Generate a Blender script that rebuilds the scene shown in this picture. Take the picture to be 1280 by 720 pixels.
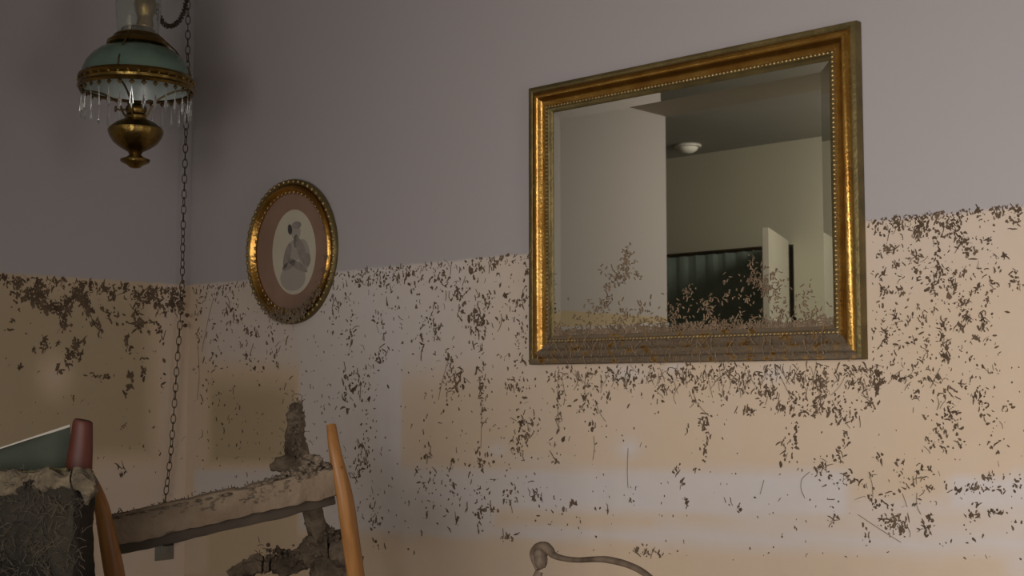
import bpy, bmesh, math, random
from mathutils import Vector, Matrix, noise
random.seed(7)
R = math.radians
sc = bpy.context.scene
for o in list(bpy.data.objects): bpy.data.objects.remove(o)
COL = sc.collection

# ---------------------------------------------------------------- camera
F = 1634.0
CAMP = Vector((3.971, -2.618, 1.15))
YAW = R(42.7); PIT = math.atan(125 / F)
FW = Vector((-math.sin(YAW)*math.cos(PIT), math.cos(YAW)*math.cos(PIT), math.sin(PIT)))
RT = Vector((math.cos(YAW), math.sin(YAW), 0)); UP = RT.cross(FW)
cam = bpy.data.objects.new('camera', bpy.data.cameras.new('camera')); COL.objects.link(cam)
cam.data.sensor_width = 36; cam.data.lens = 36*F/1280; cam.data.clip_start = .02
cam.matrix_world = Matrix.Translation(CAMP) @ Matrix((RT, UP, -FW)).transposed().to_4x4()
sc.camera = cam

# ---------------------------------------------------------------- world, lights, exposure
sc.view_settings.view_transform = 'Standard'; sc.view_settings.look = 'None'
sc.view_settings.gamma = 1; sc.view_settings.use_curve_mapping = False
sc.view_settings.exposure = 0.0
w = bpy.data.worlds.new('world'); sc.world = w; w.use_nodes = True
w.node_tree.nodes['Background'].inputs[0].default_value = (.75, .85, 1, 1)
w.node_tree.nodes['Background'].inputs[1].default_value = .6
def area(name, loc, target, sx, sy, power, col, spread=180):
    l = bpy.data.lights.new(name, 'AREA'); l.shape = 'RECTANGLE'; l.size = sx; l.size_y = sy
    l.energy = power; l.color = col; l.spread = R(spread)
    o = bpy.data.objects.new(name, l); COL.objects.link(o); o.location = loc
    o.rotation_euler = (Vector(target) - Vector(loc)).to_track_quat('-Z', 'Y').to_euler(); return o
area('daylight_window', (4.86, -1.35, 1.12), (3.4, 0, 1.0), .9, 1.2, 7, (1, .94, .89), 130)
area('daylight_rear_window', (3.72, -3.95, 1.15), (2.8, 0, .95), 1.75, 1.4, 34, (1, .935, .885), 105)
area('passage_side_fill', (4.6, -3.42, 1.35), (0, -3.5, 1.5), .8, 1.3, 4.5, (1, .95, .86), 55)  # added fill, no opening behind it; lifts the passage walls in the mirror
area('passage_fill', (1.9, -3.1, 2.45), (-.1, -3.95, 1.6), .5, .5, 26, (1, .95, .86), 140)  # unseen fill without a fixture, brightens the reflected rear wall and curtain

# ---------------------------------------------------------------- helpers
def ray(u, v): return FW*F + RT*(u-640) - UP*(v-360)
def on_y(u, v, Y=0.0): d = ray(u, v); return CAMP + d*((Y-CAMP.y)/d.y)
def on_x(u, v, X=0.0): d = ray(u, v); return CAMP + d*((X-CAMP.x)/d.x)
def dep(u, v, D): return CAMP + ray(u, v)/F*D
def proj(P):
    q = Vector(P)-CAMP; z = q.dot(FW)
    if z < .05: return (-9999, -9999)
    return 640+F*q.dot(RT)/z, 360-F*q.dot(UP)/z

def mat(name, c1, c2=None, rough=.6, metal=0.0, scale=8, bump=0.0, bscale=None, detail=4, lo=.35, hi=.65, stretch=None, coords='Object'):
    m = bpy.data.materials.new(name); m.use_nodes = True
    nt = m.node_tree; N = nt.nodes; L = nt.links; b = N['Principled BSDF']
    b.inputs['Roughness'].default_value = rough; b.inputs['Metallic'].default_value = metal
    b.inputs['Base Color'].default_value = (*c1, 1)
    tc = N.new('ShaderNodeTexCoord'); mp = N.new('ShaderNodeMapping'); L.new(tc.outputs[coords], mp.inputs[0])
    if stretch: mp.inputs['Scale'].default_value = stretch
    if c2:
        n = N.new('ShaderNodeTexNoise'); n.inputs['Scale'].default_value = scale; n.inputs['Detail'].default_value = detail
        L.new(mp.outputs[0], n.inputs['Vector'])
        r = N.new('ShaderNodeValToRGB'); r.color_ramp.elements[0].position = lo; r.color_ramp.elements[1].position = hi
        r.color_ramp.elements[0].color = (*c1, 1); r.color_ramp.elements[1].color = (*c2, 1)
        L.new(n.outputs[0], r.inputs[0]); L.new(r.outputs[0], b.inputs['Base Color'])
    if bump:
        n2 = N.new('ShaderNodeTexNoise'); n2.inputs['Scale'].default_value = bscale or scale*3; n2.inputs['Detail'].default_value = 5
        L.new(mp.outputs[0], n2.inputs['Vector'])
        bp = N.new('ShaderNodeBump'); bp.inputs['Strength'].default_value = bump; bp.inputs['Distance'].default_value = .01
        L.new(n2.outputs[0], bp.inputs['Height']); L.new(bp.outputs[0], b.inputs['Normal'])
    return m

M = {}
M['paint'] = mat('paint', (.40, .375, .37), (.42, .39, .385), .75, scale=3, bump=.05, bscale=90)
M['ceil'] = mat('ceiling_paint', (.33, .29, .23), (.35, .31, .25), .85, scale=2)
M['ceil2'] = mat('passage_ceiling_paint', (.34, .33, .31), (.36, .35, .33), .85, scale=2)
M['passage'] = mat('passage_paint', (.47, .45, .37), (.50, .475, .395), .8, scale=2)
M['trimw'] = mat('white_trim', (.62, .60, .56), None, .4)
M['leafm'] = mat('door_paint', (.34, .32, .27), (.37, .35, .30), .6, scale=3)
M['mudrim'] = mat('tan_mud_rim', (.06, .045, .027), (.125, .095, .055), .95, scale=30, bump=.8, bscale=90)
M['floor'] = mat('silted_floor', (.09, .065, .045), (.17, .13, .09), .7, scale=3, bump=.8, bscale=14)
M['fleck'] = mat('dried_mud_fleck', (.07, .044, .024), (.15, .10, .06), .9, scale=25)
M['mud'] = mat('mud_crust', (.055, .039, .025), (.155, .115, .077), .95, scale=22, bump=1.0, bscale=70)
M['mudrail'] = mat('smooth_mud', (.15, .105, .066), (.20, .15, .10), .9, scale=14, bump=.45, bscale=60)
M['muddark'] = mat('dark_mud', (.010, .009, .007), (.045, .036, .024), .95, scale=9, bump=1.0, bscale=50)
M['straw'] = mat('dry_straw', (.19, .13, .078), (.27, .19, .12), .9, scale=30)
M['strawwall'] = mat('root_fibre', (.13, .09, .055), (.19, .14, .09), .9, scale=30)
M['gold'] = mat('antique_gold', (.40, .20, .045), (.55, .32, .085), .30, 1.0, scale=18, bump=.15, bscale=120)
M['golddull'] = mat('dulled_gilt', (.13, .10, .04), (.20, .15, .06), .5, .7, scale=20, bump=.2, bscale=100)
M['goldbead'] = mat('worn_gilt_bead', (.25, .17, .07), (.42, .31, .14), .5, .85, scale=60)
M['mirror'] = mat('mirror_silver', (.64, .62, .535), None, .015, 1.0)
M['brass'] = mat('tarnished_brass', (.13, .085, .025), (.30, .20, .06), .3, 1.0, scale=14, bump=.2, bscale=60)
M['darkbrass'] = mat('dark_brass', (.10, .07, .03), (.16, .11, .045), .45, .8, scale=20)
M['orange_wood'] = mat('orange_wood', (.17, .075, .022), (.27, .125, .04), .4, scale=10, stretch=(6, 6, .6))
M['red_wood'] = mat('mahogany', (.045, .012, .007), (.07, .02, .012), .5, scale=10, stretch=(6, 6, .6))
M['brown_wood'] = mat('mud_filmed_wood', (.065, .045, .03), (.14, .105, .075), .6, scale=9, stretch=(3, 3, 1), bump=.2, bscale=60)
M['green_fabric'] = mat('grey_green_fabric', (.026, .032, .022), (.036, .042, .03), .85, scale=9, bump=.15, bscale=60)
M['cream'] = mat('cream_piping', (.13, .115, .045), (.17, .15, .07), .7, scale=30)
M['mat_board'] = mat('rose_brown_mat', (.20, .12, .085), (.25, .15, .105), .8, scale=6)
for k_ in ('orange_wood', 'red_wood', 'green_fabric', 'brown_wood'): M[k_].node_tree.nodes['Principled BSDF'].inputs['Specular IOR Level'].default_value = .2
M['paper'] = mat('print_paper', (.42, .38, .30), (.47, .43, .34), .8, scale=9)
M['ink1'] = mat('print_light_grey', (.30, .27, .23), None, .8)
M['ink2'] = mat('print_mid_grey', (.20, .175, .15), (.25, .22, .19), .8, scale=40)
M['ink3'] = mat('print_dark', (.05, .045, .04), None, .8)
M['plastic'] = mat('ivory_plastic', (.16, .15, .12), None, .4)
M['plugm'] = mat('black_plug', (.012, .012, .012), None, .5)
M['curtain'] = mat('dark_teal_cloth', (.22, .28, .26), (.26, .33, .30), .8, scale=8)
M['fixture'] = mat('white_fixture', (.85, .83, .78), None, .35)
M['fibre'] = mat('muddy_fibre', (.045, .034, .022), (.085, .064, .04), .95, scale=30)
M['shadebrown'] = mat('rail_shade_brown', (.035, .024, .015), (.06, .042, .026), .8, scale=12)  # brown for the shade painted beneath chair one's rail
M['iron'] = mat('dark_bronze', (.045, .033, .02), (.09, .065, .035), .45, .7, scale=30)

def glassmat(name, col, rough, alpha_mix):
    m = bpy.data.materials.new(name); m.use_nodes = True; b = m.node_tree.nodes['Principled BSDF']
    b.inputs['Base Color'].default_value = (*col, 1); b.inputs['Roughness'].default_value = rough
    b.inputs['Transmission Weight'].default_value = alpha_mix; b.inputs['IOR'].default_value = 1.45
    return m
M['crystal'] = glassmat('crystal', (.9, .92, .9), .03, .93)
M['chimney'] = glassmat('clear_glass', (.85, .88, .84), .05, .95)
M['green_glass'] = mat('green_cased_glass', (.06, .105, .08), (.11, .165, .13), .18, scale=9)
M['opal'] = mat('opal_glass', (.40, .46, .44), (.46, .52, .50), .3, scale=7)

def muddygold():
    m = bpy.data.materials.new('mud_filmed_gilt'); m.use_nodes = True; nt = m.node_tree; N = nt.nodes; L = nt.links; b = N['Principled BSDF']
    tc = N.new('ShaderNodeTexCoord'); n = N.new('ShaderNodeTexNoise'); n.inputs['Scale'].default_value = 38; n.inputs['Detail'].default_value = 6
    L.new(tc.outputs['Object'], n.inputs['Vector'])
    r = N.new('ShaderNodeValToRGB'); r.color_ramp.elements[0].position = .36; r.color_ramp.elements[1].position = .46
    L.new(n.outputs[0], r.inputs[0])
    for inp, a, c in (('Base Color', (.34, .19, .05, 1), (.125, .092, .058, 1)),):
        mx = N.new('ShaderNodeMix'); mx.data_type = 'RGBA'; L.new(r.outputs[0], mx.inputs[0]); mx.inputs[6].default_value = a; mx.inputs[7].default_value = c; L.new(mx.outputs[2], b.inputs[inp])
    for inp, a, c in (('Metallic', .9, 0), ('Roughness', .4, .95)):
        mx = N.new('ShaderNodeMix'); L.new(r.outputs[0], mx.inputs[0]); mx.inputs[2].default_value = a; mx.inputs[3].default_value = c; L.new(mx.outputs[0], b.inputs[inp])
    bp = N.new('ShaderNodeBump'); bp.inputs['Strength'].default_value = .5; bp.inputs['Distance'].default_value = .003; L.new(n.outputs[0], bp.inputs['Height']); L.new(bp.outputs[0], b.inputs['Normal'])
    return m
M['muddygold'] = muddygold()

def link(name, bm, m, parent=None, smooth=True, extra=None):
    me = bpy.data.meshes.new(name); bm.normal_update(); bm.to_mesh(me); bm.free()
    if m: me.materials.append(m)
    for e in (extra or []): me.materials.append(e)
    if smooth:
        for p in me.polygons: p.use_smooth = True
        try: me.set_sharp_from_angle(angle=R(40))
        except Exception: pass
    o = bpy.data.objects.new(name, me); COL.objects.link(o)
    if parent: o.parent = parent
    return o
def tag(o, label=None, cat=None, group=None, kind=None):
    if label: o['label'] = label
    if cat: o['category'] = cat
    if group: o['group'] = group
    if kind: o['kind'] = kind
    return o
def empty(name, loc=(0, 0, 0), mtx=None):
    o = bpy.data.objects.new(name, None); COL.objects.link(o); o.empty_display_size = .1
    if mtx is not None: o.matrix_world = mtx
    else: o.location = loc
    return o
def box(bm, a, b, bev=0):
    vs = [bm.verts.new((x, y, z)) for x in (a[0], b[0]) for y in (a[1], b[1]) for z in (a[2], b[2])]
    fs = [(0, 1, 3, 2), (4, 6, 7, 5), (0, 4, 5, 1), (2, 3, 7, 6), (0, 2, 6, 4), (1, 5, 7, 3)]
    nf = [bm.faces.new([vs[i] for i in f]) for f in fs]
    if bev:
        es = list({e for f in nf for e in f.edges})
        bmesh.ops.bevel(bm, geom=es, offset=bev, segments=2, affect='EDGES', profile=.5)
def tube(bm, pts, rad, seg=10, caps=True, flat=1.0, closed=False, ref=None):
    """sweep an ellipse (rad, rad*flat) along pts; rad is a number or list"""
    pts = [Vector(p) for p in pts]; n = len(pts); rings = []
    prev = None
    for i, p in enumerate(pts):
        if closed: t = pts[(i+1) % n]-pts[i-1]
        else: t = pts[min(i+1, n-1)]-pts[max(i-1, 0)]
        t.normalize()
        r0 = Vector(ref) if ref is not None else (prev if prev is not None else (Vector((0, 0, 1)) if abs(t.z) < .9 else Vector((1, 0, 0))))
        a = (r0 - t*r0.dot(t)).normalized(); b = t.cross(a); prev = a
        r = rad[i] if isinstance(rad, (list, tuple)) else rad
        rings.append([bm.verts.new(p + a*math.cos(2*math.pi*k/seg)*r + b*math.sin(2*math.pi*k/seg)*r*flat) for k in range(seg)])
    rng = range(n) if closed else range(n-1)
    for i in rng:
        A, B = rings[i], rings[(i+1) % n]
        for k in range(seg):
            bm.faces.new((A[k], A[(k+1) % seg], B[(k+1) % seg], B[k]))
    if caps and not closed:
        bm.faces.new(rings[0][::-1]); bm.faces.new(rings[-1])
def lathe(bm, prof, seg=48, sx=1, sy=1, close=False, flute=0, famp=0, mtx=None):
    rings = []
    for r, z in prof:
        rings.append([])
        for k in range(seg):
            a = 2*math.pi*k/seg; rr = r*(1+famp*abs(math.cos(flute*a/2)) if flute else 1)
            v = Vector((rr*math.cos(a)*sx, rr*math.sin(a)*sy, z))
            if mtx: v = mtx @ v
            rings[-1].append(bm.verts.new(v))
    n = len(rings)
    for i in range(n if close else n-1):
        A, B = rings[i], rings[(i+1) % n]
        for k in range(seg): bm.faces.new((A[k], A[(k+1) % seg], B[(k+1) % seg], B[k]))
    if not close:
        if prof[0][0] > 1e-4: bm.faces.new(rings[0][::-1])
        if prof[-1][0] > 1e-4: bm.faces.new(rings[-1])
def spline(P, n=6):
    P = [Vector(p) for p in P]; out = []
    for i in range(len(P)-1):
        a, b, c, d = P[max(i-1, 0)], P[i], P[i+1], P[min(i+2, len(P)-1)]
        for k in range(n):
            t = k/n
            out.append(.5*((2*b)+(c-a)*t+(2*a-5*b+4*c-d)*t*t+(3*b-a-3*c+d)*t**3))
    out.append(P[-1]); return out
def blob(bm, c, r, seed=0, amp=.3, sub=3, fr=6):
    r = Vector(r) if not isinstance(r, (int, float)) else Vector((r, r, r))
    g = bmesh.ops.create_icosphere(bm, subdivisions=sub, radius=1)
    for v in g['verts']:
        k = 1+amp*noise.noise(v.co*fr*.4+Vector((seed, seed*2, 0)))+amp*.5*noise.noise(v.co*fr+Vector((0, seed, seed)))
        v.co = Vector(c)+Vector((v.co.x*r.x*k, v.co.y*r.y*k, v.co.z*r.z*k))

# ---------------------------------------------------------------- room shell
CEIL = 2.56; WATER = 1.513; XR = 4.7; YD = -2.882; YR = -3.916
def smooth01(t): t = max(0, min(1, t)); return t*t*(3-2*t)
def sbox(x, y, x0, x1, y0, y1, s=10):
    return smooth01((x-x0)/s+.5)*smooth01((x1-x)/s+.5)*smooth01((y-y0)/s+.5)*smooth01((y1-y)/s+.5)
def gb(x, y, cx, cy, rx, ry): return math.exp(-((x-cx)/rx)**2-((y-cy)/ry)**2)
def pale_right(x, y):      # how much of the wet pale plaster shows through the tan silt stain, mirror wall
    base = .12-1.0*smooth01((470-x)/150); w_ = 0
    w_ = max(w_, .80*sbox(x, y, 236, 700, 300, 470, 70)*(1-.5*smooth01((x-520)/120)))
    w_ = max(w_, .22*smooth01((420-y)/120))
    w_ = max(w_, .92*sbox(x, y, 372, 500, 300, 665, 10), 1.0*sbox(x, y, 468, 502, 380, 665, 7))
    w_ = max(w_, .55*sbox(x, y, 225, 262, 300, 720, 16))
    sl = .028*(x-600)
    w_ = max(w_, .95*sbox(x, y, 240, 1060, 586+sl*.3, 636+sl, 16))
    w_ = max(w_, .85*sbox(x, y, 440, 620, 590, 664, 24))
    w_ = max(w_, .60*sbox(x, y, 900, 1500, 625, 648, 22))
    w_ = max(w_, .55*sbox(x, y, 240, 470, 578, 610, 18))
    w_ = max(w_, .82*sbox(x, y, 500, 1500, 656+sl*.9, 672+sl*.95, 9))
    w_ = max(w_, .55*sbox(x, y, 820, 1500, 650, 685+.03*(x-820), 14))
    w_ = max(w_, .35*sbox(x, y, 510, 720, 571, 576, 6))
    w_ = max(w_, gb(x, y, 785, 561, 14, 12), .9*gb(x, y, 622, 563, 12, 9), .8*gb(x, y, 783, 466, 24, 9), .8*gb(x, y, 843, 460, 10, 8), .7*gb(x, y, 968, 466, 18, 10))
    w_ = max(w_, .9*sbox(x, y, 1185, 1500, 596, 634, 14), .6*sbox(x, y, 1258, 1500, 590, 720, 14))
    w_ = max(w_, .25*sbox(x, y, 240, 420, 640, 740, 20))
    w_ = max(w_, .25*gb(x, y, 1240, 520, 60, 110)*0)
    return min(1, base+(1-base)*w_)
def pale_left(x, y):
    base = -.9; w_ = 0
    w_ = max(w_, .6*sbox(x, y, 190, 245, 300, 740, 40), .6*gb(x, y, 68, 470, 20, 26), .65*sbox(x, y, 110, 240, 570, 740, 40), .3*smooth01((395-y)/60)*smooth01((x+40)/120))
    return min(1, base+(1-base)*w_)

def wall_material(name, z_off=0.0):
    m = bpy.data.materials.new(name); m.use_nodes = True; nt = m.node_tree; N = nt.nodes; L = nt.links; b = N['Principled BSDF']
    b.inputs['Roughness'].default_value = .7
    geo = N.new('ShaderNodeNewGeometry'); sep = N.new('ShaderNodeSeparateXYZ'); L.new(geo.outputs['Position'], sep.inputs[0])
    n1 = N.new('ShaderNodeTexNoise'); n1.inputs['Scale'].default_value = 5; n1.inputs['Detail'].default_value = 6; L.new(geo.outputs['Position'], n1.inputs['Vector'])
    n2 = N.new('ShaderNodeTexNoise'); n2.inputs['Scale'].default_value = 22; n2.inputs['Detail'].default_value = 6; L.new(geo.outputs['Position'], n2.inputs['Vector'])
    def mth(op, a, b_, cl=False):
        q = N.new('ShaderNodeMath'); q.operation = op; q.use_clamp = cl
        for i, s in enumerate((a, b_)):
            if isinstance(s, (int, float)): q.inputs[i].default_value = s
            else: L.new(s, q.inputs[i])
        return q.outputs[0]
    # water line: z < WATER + small wobble
    wob = mth('MULTIPLY', mth('SUBTRACT', n2.outputs[0], .5), .012)
    d = mth('SUBTRACT', mth('ADD', wob, WATER), sep.outputs['Z'])
    below = mth('MULTIPLY', mth('ADD', d, .004), 110, True)
    at = N.new('ShaderNodeAttribute'); at.attribute_name = 'pale'
    f = mth('ADD', at.outputs['Fac'], mth('MULTIPLY', mth('SUBTRACT', n1.outputs[0], .5), .45), True)
    mix = N.new('ShaderNodeMix'); mix.data_type = 'RGBA'; L.new(f, mix.inputs[0])
    mix.inputs[6].default_value = (.595, .46, .327, 1); mix.inputs[7].default_value = (.585, .545, .535, 1)
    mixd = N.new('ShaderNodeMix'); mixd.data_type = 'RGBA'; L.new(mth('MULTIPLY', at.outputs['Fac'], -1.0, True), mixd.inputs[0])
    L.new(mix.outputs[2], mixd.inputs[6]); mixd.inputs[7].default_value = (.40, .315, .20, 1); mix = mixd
    var = N.new('ShaderNodeMix'); var.data_type = 'RGBA'; var.blend_type = 'MULTIPLY'; L.new(mth('MULTIPLY', n2.outputs[0], .18), var.inputs[0])
    L.new(mix.outputs[2], var.inputs[6]); var.inputs[7].default_value = (.70, .60, .48, 1)
    fin = N.new('ShaderNodeMix'); fin.data_type = 'RGBA'; L.new(below, fin.inputs[0])
    fin.inputs[6].default_value = (.385, .355, .36, 1); L.new(var.outputs[2], fin.inputs[7])
    L.new(fin.outputs[2], b.inputs['Base Color'])
    bp = N.new('ShaderNodeBump'); bp.inputs['Strength'].default_value = .12; bp.inputs['Distance'].default_value = .004
    L.new(n2.outputs[0], bp.inputs['Height']); L.new(bp.outputs[0], b.inputs['Normal'])
    return m
M['wall'] = wall_material('flooded_wall_paint')

def grid_wall(name, axis, a0, a1, front, back, fn, step=.02):
    """a slab whose room-side face is a fine grid carrying the stain map"""
    bm = bmesh.new(); lay = bm.verts.layers.float.new('pale')
    n = int(abs(a1-a0)/step); k = int(CEIL/step); V = []
    for i in range(n+1):
        V.append([])
        for j in range(k+1):
            a = a0+(a1-a0)*i/n; z = CEIL*j/k
            p = Vector((a, front, z)) if axis == 'x' else Vector((front, a, z))
            v = bm.verts.new(p); u, w_ = proj(p); v[lay] = fn(u, w_) if z < WATER+.05 else .2
            V[-1].append(v)
    for i in range(n):
        for j in range(k):
            q = (V[i][j], V[i+1][j], V[i+1][j+1], V[i][j+1])
            bm.faces.new(q if axis == 'x' else q[::-1])
    bb = [[bm.verts.new((a, back, z) if axis == 'x' else (back, a, z)) for z in (0, CEIL)] for a in (a0, a1)]
    bm.faces.new((bb[0][0], bb[0][1], bb[1][1], bb[1][0]))
    bm.faces.new([V[0][j] for j in range(k+1)]+[bb[0][1], bb[0][0]])
    bm.faces.new([V[n][j] for j in range(k+1)][::-1]+[bb[1][0], bb[1][1]])
    bm.faces.new([V[i][k] for i in range(n+1)]+[bb[1][1], bb[0][1]])
    bm.faces.new([V[i][0] for i in range(n+1)][::-1]+[bb[0][0], bb[1][0]])
    o = link(name, bm, M['wall'], None, False); o['kind'] = 'structure'; return o
grid_wall('wall_back', 'x', 0, XR, 0, .12, pale_right)
grid_wall('wall_left', 'y', YD, .12, 0, -.12, pale_left)
def struct(name, boxes, m):
    bm = bmesh.new()
    for a, b in boxes: box(bm, a, b)
    o = link(name, bm, m, None, False); o['kind'] = 'structure'; return o
# wall_right with a window opening
WY0, WY1, WZ0, WZ1 = -1.85, -.85, .45, 1.8
struct('wall_right', [((XR, YR, 0), (XR+.12, WY0, CEIL)), ((XR, WY1, 0), (XR+.12, .12, CEIL)), ((XR, WY0, 0), (XR+.12, WY1, WZ0)), ((XR, WY0, WZ1), (XR+.12, WY1, CEIL))], M['wall'])
# rear wall (seen only in the mirror), two door openings
D1a, D1b, D2a, D2b, DH = -.82, .135, .375, 1.20, 1.965
struct('wall_rear', [((-2.4, YR-.12, 0), (D1a, YR, CEIL)), ((D1b, YR-.12, 0), (D2a, YR, CEIL)), ((D2b, YR-.12, 0), (2.8, YR, CEIL)), ((2.8, YR-.12, 0), (4.65, YR, .45)), ((2.8, YR-.12, 1.9), (4.65, YR, CEIL)), ((4.65, YR-.12, 0), (XR+.12, YR, CEIL)), ((D1a, YR-.12, DH), (D1b, YR, CEIL)), ((D2a, YR-.12, DH), (D2b, YR, CEIL))], M['passage'])
struct('wall_far_left', [((-2.52, YR-.12, 0), (-2.4, YD, CEIL)), ((-2.4, YD, 0), (-.12, YD+.12, CEIL))], M['passage'])
struct('floor', [((-2.6, -5.6, -.1), (XR+.2, .2, 0))], M['floor'])
struct('ceiling', [((-.12, YD, CEIL), (XR+.12, .12, CEIL+.1))], M['ceil'])
struct('ceiling_rear', [((-2.52, -5.6, CEIL), (XR+.12, YD, CEIL+.1))], M['ceil2'])
struct('wall_rear_closet', [((-1.5, -5.6, 0), (3.0, -5.5, CEIL)), ((-1.6, -5.6, 0), (-1.5, YR-.12, CEIL)), ((3.0, -5.6, 0), (3.1, YR-.12, CEIL))], M['passage'])
def casing(name, x0, x1):
    y = YR; t = .012; w_ = .06
    return struct(name, [((x0-w_, y, 0), (x0, y+t, DH+w_)), ((x1, y, 0), (x1+w_, y+t, DH+w_)), ((x0-w_, y, DH), (x1+w_, y+t, DH+w_))], M['passage'])
bm = bmesh.new(); y = YR
# window frame
bm = bmesh.new()
for a, b in [((XR, WY0-.06, WZ0-.06), (XR-.015, WY1+.06, WZ0)), ((XR, WY0-.06, WZ1), (XR-.015, WY1+.06, WZ1+.06)), ((XR, WY0-.06, WZ0), (XR-.015, WY0, WZ1)), ((XR, WY1, WZ0), (XR-.015, WY1+.06, WZ1))]: box(bm, a, b)
tag(link('window_1', bm, M['trimw'], None, False), kind='structure')
# door leaf standing open in the passage, hinged at the right jamb of the first doorway
dl = empty('door_1', (.115, YR+.02, 0)); dl['kind'] = 'structure'
bm = bmesh.new(); box(bm, (0, 0, .01), (.66, .035, DH+.02), .002)
for z0, z1 in ((.15, .85), (1.0, 1.80)):
    box(bm, (.10, .034, z0), (.56, .040, z1), .003)
link('door_leaf', bm, M['leafm'], dl, False)
bm = bmesh.new(); tube(bm, [(.60, .035, .98), (.60, .075, .98), (.60, .085, .98)], [.012, .012, .028], 14); link('door_handle', bm, M['brass'], dl)
dl.rotation_euler = (0, 0, R(68))
# drape in doorway
bm = bmesh.new(); n = 60; A = []
for i in range(n+1):
    x = D1a-.03+(D1b-D1a-.04)*i/n; yy = YR+.03+.003*math.sin(i*.9)+.002*math.sin(i*2.3)
    A.append([bm.verts.new((x, yy+s*.004, z)) for z in (.04, DH-.02) for s in (-1, 1)])
for i in range(n):
    a, b = A[i], A[i+1]
    for f in ((0, 2, 3, 1),):
        pass
    bm.faces.new((a[0], b[0], b[2], a[2])); bm.faces.new((a[1], a[3], b[3], b[1])); bm.faces.new((a[2], b[2], b[3], a[3])); bm.faces.new((a[0], a[1], b[1], b[0]))
tag(link('door_curtain', bm, M['curtain']), 'dark teal curtain filling the doorway reflected in the gold mirror', 'curtain')
bm = bmesh.new(); tube(bm, [(D1a-.06, YR+.03, DH-.012), (D1b-.03, YR+.03, DH-.012)], .012, 12)
tag(link('curtain_rod', bm, M['iron']), 'dark rod holding the teal curtain across the reflected doorway', 'curtain rod')
# round light on passage ceiling
pv = None
def virt(u, v, z):
    d = ray(u, v); t = (z-CAMP.z)/d.z; p = CAMP+d*t; return Vector((p.x, -p.y, p.z))
lp = virt(862, 186, CEIL-.02)
root = empty('ceiling_light', (lp.x, lp.y, CEIL)); tag(root, 'small round white ceiling light reflected in the upper part of the mirror', 'ceiling light')
bm = bmesh.new(); lathe(bm, [(.075, 0), (.08, -.006), (.078, -.014), (.06, -.016)], 32); link('rim', bm, M['trimw'], root)
bm = bmesh.new(); lathe(bm, [(.06, -.014), (.055, -.03), (.035, -.044), (.0005, -.05)], 32); link('diffuser', bm, M['fixture'], root)

# ---------------------------------------------------------------- gold mirror
MX0, MX1, MZ0, MZ1 = 1.640, 2.610, 1.212, 1.959
def frame_ring(bm, prof, x0, x1, z0, z1, muddy=False):
    """prof: list of (inset from the outer edge, distance from wall)"""
    rings = []
    for ins, d in prof:
        rings.append([bm.verts.new(p) for p in ((x0+ins, -d, z0+ins), (x1-ins, -d, z0+ins), (x1-ins, -d, z1-ins), (x0+ins, -d, z1-ins))])
    for i in range(len(rings)-1):
        for k in range(4): bm.faces.new((rings[i][k], rings[i][(k+1) % 4], rings[i+1][(k+1) % 4], rings[i+1][k])).material_index = 1 if (k == 0 and muddy) else 0
mir = empty('wall_mirror', ((MX0+MX1)/2, 0, MZ0)); mir['x'] = 0
del mir['x']
tag(mir, 'large gold mirror with straw caught along its bottom edge, on the mud-spattered wall', 'mirror')
off = Vector((-(MX0+MX1)/2, 0, -MZ0))
def mlink(name, bm, m, parent=None, **k):
    for v in bm.verts: v.co += off
    return link(name, bm, m, parent or mir, **k)
bm = bmesh.new()
prof = [(0, .002), (0, .022), (.002, .0275), (.008, .030), (.013, .029), (.016, .026)]
frame_ring(bm, prof, MX0, MX1, MZ0, MZ1, True)
mlink('outer_rim', bm, M['golddull'], extra=[M['muddygold']])['label'] = 'dull olive gilt outer rim'
bm = bmesh.new()
prof = [(.016, .026), (.018, .030), (.022, .0335), (.028, .0345), (.033, .0325), (.036, .028), (.040, .0235), (.046, .0195), (.053, .0175), (.056, .0175)]
frame_ring(bm, prof, MX0, MX1, MZ0, MZ1, True)
mlink('moulding', bm, M['gold'], extra=[M['muddygold']])['label'] = 'bright gold cove moulding'
bm = bmesh.new()
prof = [(.056, .0175), (.058, .021), (.064, .021), (.066, .017), (.069, .0155), (.075, .012), (.077, .006)]
frame_ring(bm, prof, MX0, MX1, MZ0, MZ1, True)
mlink('inner_fillet', bm, M['golddull'], extra=[M['muddygold']])['label'] = 'dull gilt inner fillet'
bm = bmesh.new()       # ring of small beads
ins = .061; per = []
x0, x1, z0, z1 = MX0+ins, MX1-ins, MZ0+ins, MZ1-ins
st = .0105
nx = int((x1-x0)/st); nz = int((z1-z0)/st)
per += [(x0+(x1-x0)*i/nx, z0) for i in range(nx)]+[(x1, z0+(z1-z0)*i/nz) for i in range(nz)]+[(x1-(x1-x0)*i/nx, z1) for i in range(nx)]+[(x0, z1-(z1-z0)*i/nz) for i in range(nz)]
for (x, z) in per:
    g = bmesh.ops.create_icosphere(bm, subdivisions=1, radius=.0042)
    for v in g['verts']: v.co += Vector((x, -.0215, z))
mlink('beading', bm, M['goldbead'])['label'] = 'row of tiny worn gilt beads'
GI = .074; gx0, gx1, gz0, gz1 = MX0+GI, MX1-GI, MZ0+GI, MZ1-GI; BV = .024
bm = bmesh.new()
frame_ring(bm, [(0, .0099), (BV, .0092)], gx0, gx1, gz0, gz1)
f = [bm.verts.new(p) for p in ((gx0+BV, -.0092, gz0+BV), (gx1-BV, -.0092, gz0+BV), (gx1-BV, -.0092, gz1-BV), (gx0+BV, -.0092, gz1-BV))]; bm.faces.new(f)
mlink('glass', bm, M['mirror'], smooth=False)['label'] = 'bevelled mirror glass'
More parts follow.
